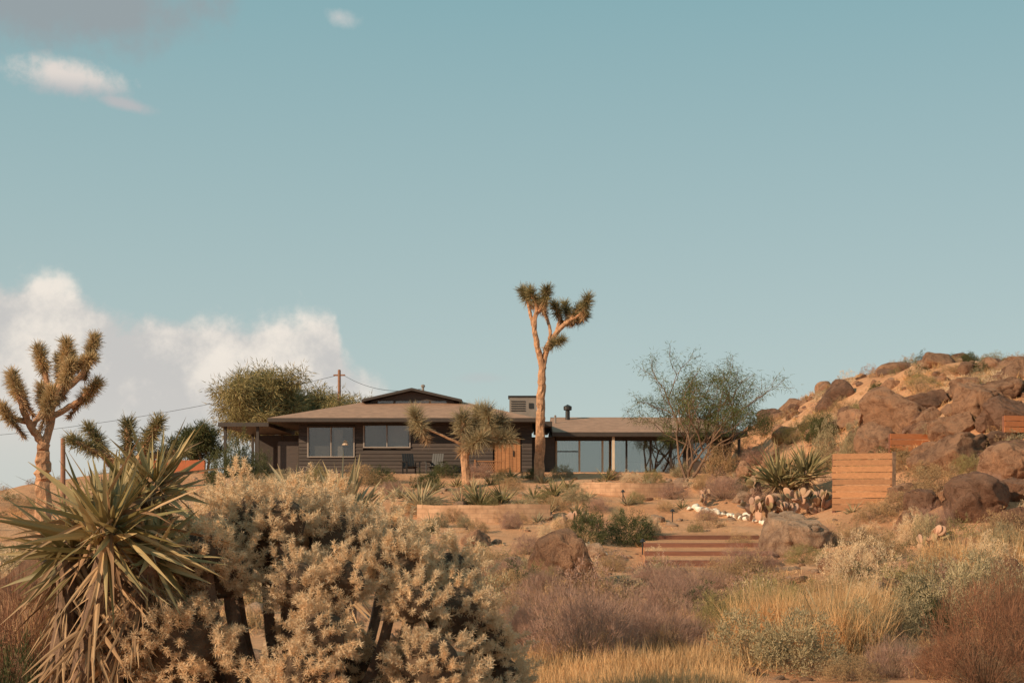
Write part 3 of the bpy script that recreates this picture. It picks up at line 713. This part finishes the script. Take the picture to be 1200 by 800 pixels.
lib = {}
def put(kind, u, v, wpx, hpx, name=None, d=None):
    names = {'sage': 'sagebrush', 'grey': 'saltbush', 'purple': 'dry_brush', 'green': 'creosote_bush', 'red': 'buckwheat_bush', 'tan': 'brittlebush_shrub', 'olive': 'rabbitbrush'}
    if (kind, 0) not in lib:
        for i in range(3):
            if kind == 'sage': m_ = shrub_mb(2, 1, 260, 26, .045, .024, .12, 'sage')
            elif kind == 'grey': m_ = shrub_mb(2, 1, 280, 30, .055, .024, .11, 'greygreen')
            elif kind == 'purple': m_ = shrub_mb(2, 1, 420, 20, .13, .008, .12, 'purple', up=.8, twigw=.012)
            elif kind == 'green': m_ = shrub_mb(2, 1, 260, 28, .06, .03, .12, 'green')
            elif kind == 'red': m_ = shrub_mb(2, 1, 420, 20, .12, .010, .11, 'redtwig', up=.6, twigw=.014)
            elif kind == 'tan': m_ = shrub_mb(2, 1, 320, 34, .045, .018, .10, 'silver')
            else: m_ = shrub_mb(2, 1, 260, 28, .07, .018, .13, 'olive', up=.6)
            lib[(kind, i)] = m_.mesh(names[kind])
    if d is None: x, y, z, k = spot(u, v)
    else: x = (u-600)/F*d; y = d; z = gz(x, y); k = d/F
    w = wpx*k/2
    mkobj(name or names[kind], lib[(kind, R.randint(3))], (x, y+w*.4, z-.03), None, R.uniform(0, 6.3), (w, w, hpx*k))
put('green', 258, 572, 52, 50, 'juniper_bush'); put('green', 275, 566, 40, 60, 'juniper_bush'); put('green', 200, 586, 40, 16); put('green', 520, 560, 40, 20); put('green', 445, 566, 40, 22); put('grey', 330, 572, 50, 24)
put('green', 300, 566, 46, 40, 'juniper_bush'); put('sage', 420, 568, 60, 30); put('grey', 280, 585, 60, 22); put('sage', 180, 590, 60, 30); put('sage', 30, 600, 60, 20); put('olive', 370, 572, 40, 28); put('purple', 460, 580, 30, 20)
put('green', 738, 640, 66, 44); put('green', 690, 640, 50, 50, 'jojoba_bush'); put('grey', 760, 636, 36, 34); put('sage', 665, 632, 36, 30); put('purple', 850, 585, 60, 32)
put('sage', 845, 560, 50, 40); put('sage', 825, 575, 30, 24); put('olive', 765, 566, 30, 18); put('grey', 620, 600, 30, 20)
put('olive', 845, 552, 40, 24, d=72); put('purple', 600, 620, 30, 22); put('sage', 530, 612, 26, 18)
for a in [('grey', 505, 600, 30, 22), ('olive', 575, 600, 30, 22), ('sage', 650, 600, 34, 22), ('purple', 700, 600, 30, 20), ('sage', 560, 625, 30, 18), ('purple', 620, 650, 40, 26), ('sage', 780, 600, 26, 16), ('grey', 725, 610, 24, 18), ('olive', 745, 590, 26, 16),
          ('purple', 590, 690, 60, 36), ('sage', 720, 670, 40, 22), ('purple', 790, 585, 40, 22), ('tan', 770, 655, 30, 18), ('sage', 870, 645, 40, 22), ('green', 505, 625, 18, 16), ('sage', 480, 605, 34, 20), ('purple', 830, 610, 30, 18), ('purple', 560, 560, 40, 18), ('sage', 600, 575, 40, 20), ('grey', 675, 590, 40, 26),
          ('sage', 585, 612, 26, 18), ('grey', 545, 618, 24, 16), ('tan', 640, 630, 26, 18), ('grey', 515, 618, 26, 20), ('sage', 610, 615, 24, 16), ('tan', 655, 618, 24, 16),
          ('green', 500, 572, 40, 22), ('green', 625, 562, 30, 16), ('olive', 590, 566, 34, 18), ('green', 705, 574, 26, 14), ('grey', 660, 560, 30, 18), ('olive', 640, 590, 28, 18), ('green', 570, 604, 22, 14), ('tan', 740, 566, 30, 16), ('grey', 800, 560, 34, 20), ('green', 880, 575, 40, 22), ('olive', 815, 625, 24, 12)]:
    put(*a)
put('sage', 900, 510, 40, 22); put('sage', 870, 530, 44, 28); put('olive', 930, 520, 40, 26); put('sage', 990, 486, 40, 22); put('olive', 960, 506, 46, 28)
put('grey', 970, 552, 44, 62, 'creosote_bush'); put('grey', 1000, 545, 36, 54, 'creosote_bush'); put('green', 965, 520, 50, 36); put('sage', 1110, 578, 70, 42); put('olive', 1140, 556, 50, 26); put('sage', 1060, 555, 40, 30)
for a in [('sage', 1040, 470, 34, 14), ('olive', 1080, 450, 40, 14), ('sage', 1120, 440, 50, 16), ('green', 1150, 436, 40, 14), ('sage', 1180, 444, 46, 18), ('olive', 1010, 486, 34, 16), ('sage', 1060, 540, 50, 22), ('sage', 1090, 560, 50, 26), ('purple', 1160, 580, 60, 26), ('olive', 1195, 540, 40, 24), ('sage', 1020, 560, 40, 20), ('green', 1100, 470, 24, 12), ('sage', 1060, 600, 60, 30), ('purple', 1100, 620, 60, 30), ('sage', 920, 560, 50, 28), ('purple', 890, 545, 50, 24),
          ('green', 1030, 458, 26, 12), ('green', 1135, 424, 30, 14), ('olive', 1165, 424, 40, 14), ('sage', 1090, 430, 30, 12)]:
    put(*a)
put('tan', 1010, 690, 90, 70); put('tan', 1072, 640, 50, 44); put('sage', 1035, 660, 70, 50); put('grey', 1085, 640, 40, 44, ); put('purple', 960, 640, 60, 26)
put('sage', 1030, 612, 60, 30); put('purple', 900, 600, 60, 30); put('sage', 1000, 640, 50, 30); put('olive', 945, 660, 60, 24); put('grey', 1180, 660, 60, 50)
for a in [('purple', 640, 745, 110, 66), ('purple', 720, 748, 130, 66), ('purple', 690, 780, 170, 92), ('purple', 790, 720, 100, 50), ('purple', 820, 700, 90, 40), ('purple', 640, 700, 70, 40), ('purple', 780, 765, 120, 70),
          ('purple', 770, 690, 70, 32), ('sage', 860, 690, 70, 40), ('purple', 880, 672, 90, 34), ('sage', 700, 700, 60, 34), ('purple', 610, 765, 60, 60), ('olive', 905, 735, 100, 60),
          ('grey', 880, 782, 110, 76), ('grey', 945, 790, 130, 80), ('grey', 1010, 770, 90, 70), ('olive', 850, 745, 80, 56), ('grey', 1110, 735, 130, 92), ('grey', 1160, 715, 100, 80), ('grey', 1060, 750, 90, 60), ('green', 1075, 730, 60, 56),
          ('red', 1165, 810, 130, 130), ('red', 1205, 780, 100, 120), ('red', 1115, 795, 80, 64), ('sage', 1100, 690, 70, 52), ('sage', 1180, 640, 70, 42), ('tan', 1020, 720, 60, 44), ('tan', 1160, 680, 80, 56), ('purple', 1050, 795, 90, 50), ('sage', 1000, 800, 80, 40),
          ('sage', 600, 730, 60, 44), ('sage', 590, 700, 60, 40), ('green', 1100, 745, 60, 40), ('sage', 570, 680, 60, 40), ('olive', 640, 690, 60, 28)]:
    put(*a)
put('red', 25, 0, 120, 210, d=9.6); put('red', 75, 0, 90, 150, d=10.5); put('red', -30, 0, 110, 190, d=9.8); put('green', 10, 0, 110, 150, d=9.2)
mb = MB(); small = [shrub_mb(2, 1, 90, 14, .09, .04, .15, l_) for l_ in ('sage', 'greygreen', 'silver', 'olive', 'purple', 'green', 'sage')]
cnt = 0
while cnt < 950:
    y = R.uniform(20, 110)**1.0; x = R.uniform(-.45, .48)*y
    if -16.5 < x < 12.5 and 66 < y < 92: continue
    u = 600+x/y*F
    if 470 < u < 960 and 36 < y < 70 and R.rand() < .82: continue
    s = R.uniform(.2, .6)*(1+.3*(x > 12)); z = gz(x, y)
    mb.addmb(small[R.randint(7)], (s, s, s*R.uniform(.8, 1.3)), R.uniform(0, 6), (x, y, z-.03)); cnt += 1
for i in range(500):
    y = 110+R.uniform(0, 1)**2*700; x = R.uniform(-.6, .5)*y; s = R.uniform(.7, 1.6)
    mb.addmb(small[R.choice([0, 4, 5])], (s, s, s*.8), R.uniform(0, 6), (x, y, gz(x, y)))
mb.obj('desert_scrub')

def grass(name, pts, n, L, spread, mat='gold', W=.006, droop=.25, rad=.12):
    mb = MB(); pts = np.asarray(pts); ci = R.randint(0, len(pts), n)
    P = pts[ci]+np.stack([R.normal(size=n)*rad, R.normal(size=n)*rad, np.zeros(n)-.02], -1)
    D = np.stack([R.normal(size=n)*spread, R.normal(size=n)*spread, np.ones(n)], -1)
    blades(mb, mat, P, D, L*R.uniform(.5, 1.15, n), W, 3, droop*R.uniform(0, 2, n)); mb.obj(name)
def area(u0, u1, v0, v1, n):
    out = []
    for i in range(n):
        x, y, z, k = spot(R.uniform(u0, u1), R.uniform(v0, v1)); out.append((x, y, z))
    return out
grass('golden_grass', area(590, 860, 775, 850, 170), 15000, .34, .28)
grass('golden_grass', area(640, 900, 750, 790, 50), 3000, .3, .3)
grass('bunch_grass', area(870, 1030, 735, 770, 30), 8000, .88, .30, rad=.10, W=.007)
grass('bunch_grass', area(1075, 1150, 668, 690, 12), 2600, 1.0, .22, rad=.12, W=.012)
grass('bunch_grass', area(1150, 1200, 650, 680, 7), 1400, .9, .25, W=.012)
grass('dry_weeds', area(560, 1200, 690, 800, 200), 9000, .28, .45, 'gold')
grass('dry_weeds', area(480, 1200, 560, 690, 220), 4500, .26, .6, 'gold', .012)
grass('dry_weeds', area(880, 1200, 430, 560, 260), 6000, .42, .6, 'gold', .025)
grass('dry_weeds', area(0, 300, 600, 760, 150), 6000, .35, .5, 'gold', .012)

def pear(u, v, n, size, spread, hmax):
    x, y, z, k = spot(u, v); mb = MB(); V, Fc = ICO[2]; q = [(np.array([R.uniform(-spread, spread)*.7, R.uniform(-.3, .3), 0]), np.array([0, 0, 1.])) for _ in range(max(4, n//7))]
    done = 0
    while done < n and q:
        b_, ax = q.pop(0); ax = nrm(ax+rdir(1)[0]*.45); ax[2] = abs(ax[2]); s = size*R.uniform(.75, 1.15)
        if b_[2] > hmax: continue
        sd = nrm(np.cross(ax, rdir(1)[0])); nn = np.cross(ax, sd)
        c = b_+ax*s*.9
        mb.add(V[:, :1]*sd*s*.72+V[:, 1:2]*nn*s*.14+V[:, 2:3]*ax*s+c, Fc, 'pear'); done += 1
        for j in range(3): q.append((c+ax*s*.7+sd*R.uniform(-.5, .5)*s, nrm(ax+sd*R.uniform(-.8, .8)+rdir(1)[0]*.3)))
    mb.obj('prickly_pear_cactus', (x, y, z), smooth=True)
pear(905, 610, 90, .19, 1.0, 1.3); pear(950, 602, 110, .19, 1.0, 1.6); pear(680, 628, 50, .16, .6, .9); pear(825, 592, 20, .13, .3, .4); pear(890, 590, 60, .18, .8, 1.2); pear(1085, 645, 40, .14, .4, .8)

def tree(name, x, y, height, spread, stems, levels, leaf, leafn, ll, lw_, cr, r0, barkm='barkd', lean=.5, upb=.25, hang=0.0, split=3, zoff=0, a0=0.0):
    mb = MB(); tips = []
    def grow(p, d, L, r, lv):
        n = 4; pts = [p]; dd = d
        for i in range(n):
            dd = nrm(dd+R.normal(size=3)*.16+np.array([0, 0, upb*.12])); pts.append(pts[-1]+dd*L/n)
        tube(mb, barkm, pts, np.linspace(r, r*.62, n+1), 6 if lv > 1 else 4)
        if lv <= 1: tips.extend([pts[-1], pts[2], pts[3]])
        if lv == 0: return
        for j in range(split):
            nd = nrm(dd+rdir(1)[0]*np.array([1, 1, .6])*.75*spread+np.array([0, 0, upb*.4]))
            grow(pts[-1] if j < 2 else pts[2], nd, L*R.uniform(.6, .82), r*.58, lv-1)
    for s in range(stems):
        a = a0+s/stems*6.28+R.uniform(-.3, .3)
        grow(np.array([math.cos(a)*.1, math.sin(a)*.1, -.1]), nrm(np.array([math.cos(a)*lean, math.sin(a)*lean, 1])), height*.33, r0, levels)
    T = np.array(tips); n = len(T)*leafn; ci = np.repeat(np.arange(len(T)), leafn); o = rdir(n)
    P = T[ci]+o*cr*R.uniform(0, 1, n)[:, None]; D = o+np.array([0, 0, -hang])
    blades(mb, leaf, P, D, ll*R.uniform(.6, 1.3, n), lw_, 1)
    return mb.obj(name, (x, y, gz(x, y)+zoff))
tree('palo_verde_tree', 8.5, 68.5, 6.8, 1.1, 4, 4, 'paloverde', 9, .2, .034, .36, .075, lean=.7, hang=.3)
tree('palo_verde_tree', 9.9, 70.0, 5.8, 1.1, 3, 4, 'paloverde', 8, .2, .034, .34, .06, lean=.8, hang=.3, a0=.3)
tree('pepper_tree', -16.6, 97, 8.8, 1.0, 5, 4, 'olive', 26, .34, .08, .85, .16, lean=.5, hang=.3)
tree('pepper_tree', -12.6, 100, 7.8, .9, 4, 4, 'olive', 26, .34, .08, .85, .16, lean=.45, hang=.3)
tree('juniper_tree', -20.0, 92, 4.2, .9, 4, 3, 'green', 30, .25, .08, .5, .12, lean=.5)

# ------------------------------------------------------------------ light, sky
SUN_AZ = math.radians(180+53)
SUN_EL = math.radians(24)
sd = Vector((math.sin(SUN_AZ)*math.cos(SUN_EL), math.cos(SUN_AZ)*math.cos(SUN_EL), math.sin(SUN_EL)))
sl = bpy.data.lights.new('sun', 'SUN'); sl.energy = 5.0; sl.angle = math.radians(.5); sl.color = (1, .77, .52)
so = bpy.data.objects.new('sun', sl); bpy.context.scene.collection.objects.link(so); so.rotation_euler = sd.to_track_quat('Z', 'Y').to_euler()
w = bpy.data.worlds.new('World'); bpy.context.scene.world = w; w.use_nodes = True
nt = w.node_tree; bg = nt.nodes['Background']; bg.inputs[1].default_value = 0.1
sky = nt.nodes.new('ShaderNodeTexSky'); sky.sky_type = 'NISHITA'; sky.sun_disc = False; sky.sun_elevation = SUN_EL; sky.sun_rotation = SUN_AZ
sky.altitude = 1200; sky.dust_density = 2.0
tc = nt.nodes.new('ShaderNodeTexCoord'); sx = nt.nodes.new('ShaderNodeSeparateXYZ'); nt.links.new(tc.outputs['Generated'], sx.inputs[0])
def ma(op, a, b_=None, c=None, clamp=False):
    n = nt.nodes.new('ShaderNodeMath'); n.operation = op; n.use_clamp = clamp
    for i, q in enumerate((a, b_, c)):
        if q is None: continue
        if isinstance(q, (int, float)): n.inputs[i].default_value = q
        else: nt.links.new(q, n.inputs[i])
    return n.outputs[0]
def mr(x, a, b_, c=0, d=1):
    n = nt.nodes.new('ShaderNodeMapRange'); n.interpolation_type = 'SMOOTHSTEP'
    nt.links.new(x, n.inputs[0])
    for i, q in enumerate((a, b_, c, d)): n.inputs[i+1].default_value = q
    return n.outputs[0]
el = ma('ARCSINE', sx.outputs[2]); az = ma('ARCTAN2', sx.outputs[0], sx.outputs[1])
def s10(r, g, b_): return tuple(10*(c/255)**2.2 for c in (r, g, b_))
rr_ = nt.nodes.new('ShaderNodeMapRange'); nt.links.new(el, rr_.inputs[0]); rr_.inputs[1].default_value = 0; rr_.inputs[2].default_value = .36
hz = mixc(nt, rr_.outputs[0], s10(192, 204, 199), s10(133, 174, 180))
skyc = mixc(nt, 0.90, sky.outputs[0], hz)
nA = noise(nt, 9, 8, .6, tc.outputs['Generated']); nB = noise(nt, 26, 8, .62, tc.outputs['Generated'])
def az_of(u): return math.atan((u-600)/F)
def el_of(u, v): return math.atan((HV-v)/math.hypot(F, u-600))
def ell(u, v, ru, rv, k, soft0, soft1, tilt=0):
    a = ma('DIVIDE', ma('SUBTRACT', az, az_of(u)), ru/F)
    e = ma('DIVIDE', ma('ADD', ma('SUBTRACT', el, el_of(u, v)), ma('MULTIPLY', a, tilt)), rv/F)
    r = ma('SQRT', ma('ADD', ma('MULTIPLY', a, a), ma('MULTIPLY', e, e)))
    r = ma('ADD', r, ma('MULTIPLY', ma('SUBTRACT', nB, .5), k))
    return mr(r, soft0, soft1, 1, 0)
fc = nt.nodes.new('ShaderNodeFloatCurve'); cv = fc.mapping.curves[0]
prof = [(-100, 305), (0, 314), (75, 322), (130, 345), (250, 360), (330, 364), (388, 360), (402, 400), (450, 436), (520, 474), (640, 560)]
def cu(u): return (az_of(u)+.45)/.5
pp = [(cu(u), el_of(u, v)/.2) for u, v in prof]
cv.points[0].location = pp[0]; cv.points[1].location = pp[-1]
for p in pp[1:-1]: cv.points.new(*p)
fc.mapping.update()
nt.links.new(ma('DIVIDE', ma('ADD', az, .45), .5, clamp=True), fc.inputs[1])
top = ma('MULTIPLY', fc.outputs[0], .2)
dep = ma('ADD', ma('SUBTRACT', top, el), ma('ADD', ma('MULTIPLY', ma('SUBTRACT', nA, .5), .05), ma('MULTIPLY', ma('SUBTRACT', nB, .5), .05)))
cm = ma('MULTIPLY', mr(dep, 0, .02), mr(az, az_of(510), az_of(400), 0, 1))
cm = ma('MULTIPLY', cm, mr(el, .01, .075, .5, 1))
shade = mr(ma('ADD', ma('MULTIPLY', nB, .6), nA), .68, .94)
ccol = mixc(nt, shade, s10(200, 197, 194), s10(242, 232, 220))
ccol = mixc(nt, mr(dep, .03, .14), ccol, s10(214, 208, 201))
c = mixc(nt, ma('MULTIPLY', cm, .94), skyc, ccol)
e1 = ell(82, 92, 62, 22, 2.4, .3, 1.1, .004); e2 = ell(145, 122, 40, 9, 2.4, .1, 1.1, .004)
lowc = mixc(nt, mr(el, el_of(82, 112), el_of(82, 84)), s10(182, 184, 186), s10(226, 216, 208))
c = mixc(nt, ma('MULTIPLY', ma('MAXIMUM', e1, e2), .95), c, lowc)
c = mixc(nt, ma('MULTIPLY', ell(70, -6, 200, 60, 1.6, .3, 1.15), .9), c, s10(150, 158, 162))
c = mixc(nt, ma('MULTIPLY', ell(397, 20, 24, 12, 2.6, .1, 1.1, .002), .7), c, s10(204, 204, 202))
c = mixc(nt, ma('MULTIPLY', ell(563, 442, 34, 7, 2.0, .0, 1.2), .5), c, s10(184, 190, 190))
nt.links.new(c, bg.inputs[0])

cam = bpy.data.cameras.new('camera'); co = bpy.data.objects.new('camera', cam); bpy.context.scene.collection.objects.link(co)
co.location = (0, 0, EYE); co.rotation_euler = (math.radians(90), 0, 0); cam.lens = 50; cam.sensor_width = 36; cam.shift_y = 190/1200; cam.clip_end = 20000
bpy.context.scene.camera = co
sc = bpy.context.scene; sc.view_settings.view_transform = 'Standard'; sc.view_settings.look = 'None'; sc.view_settings.exposure = 0
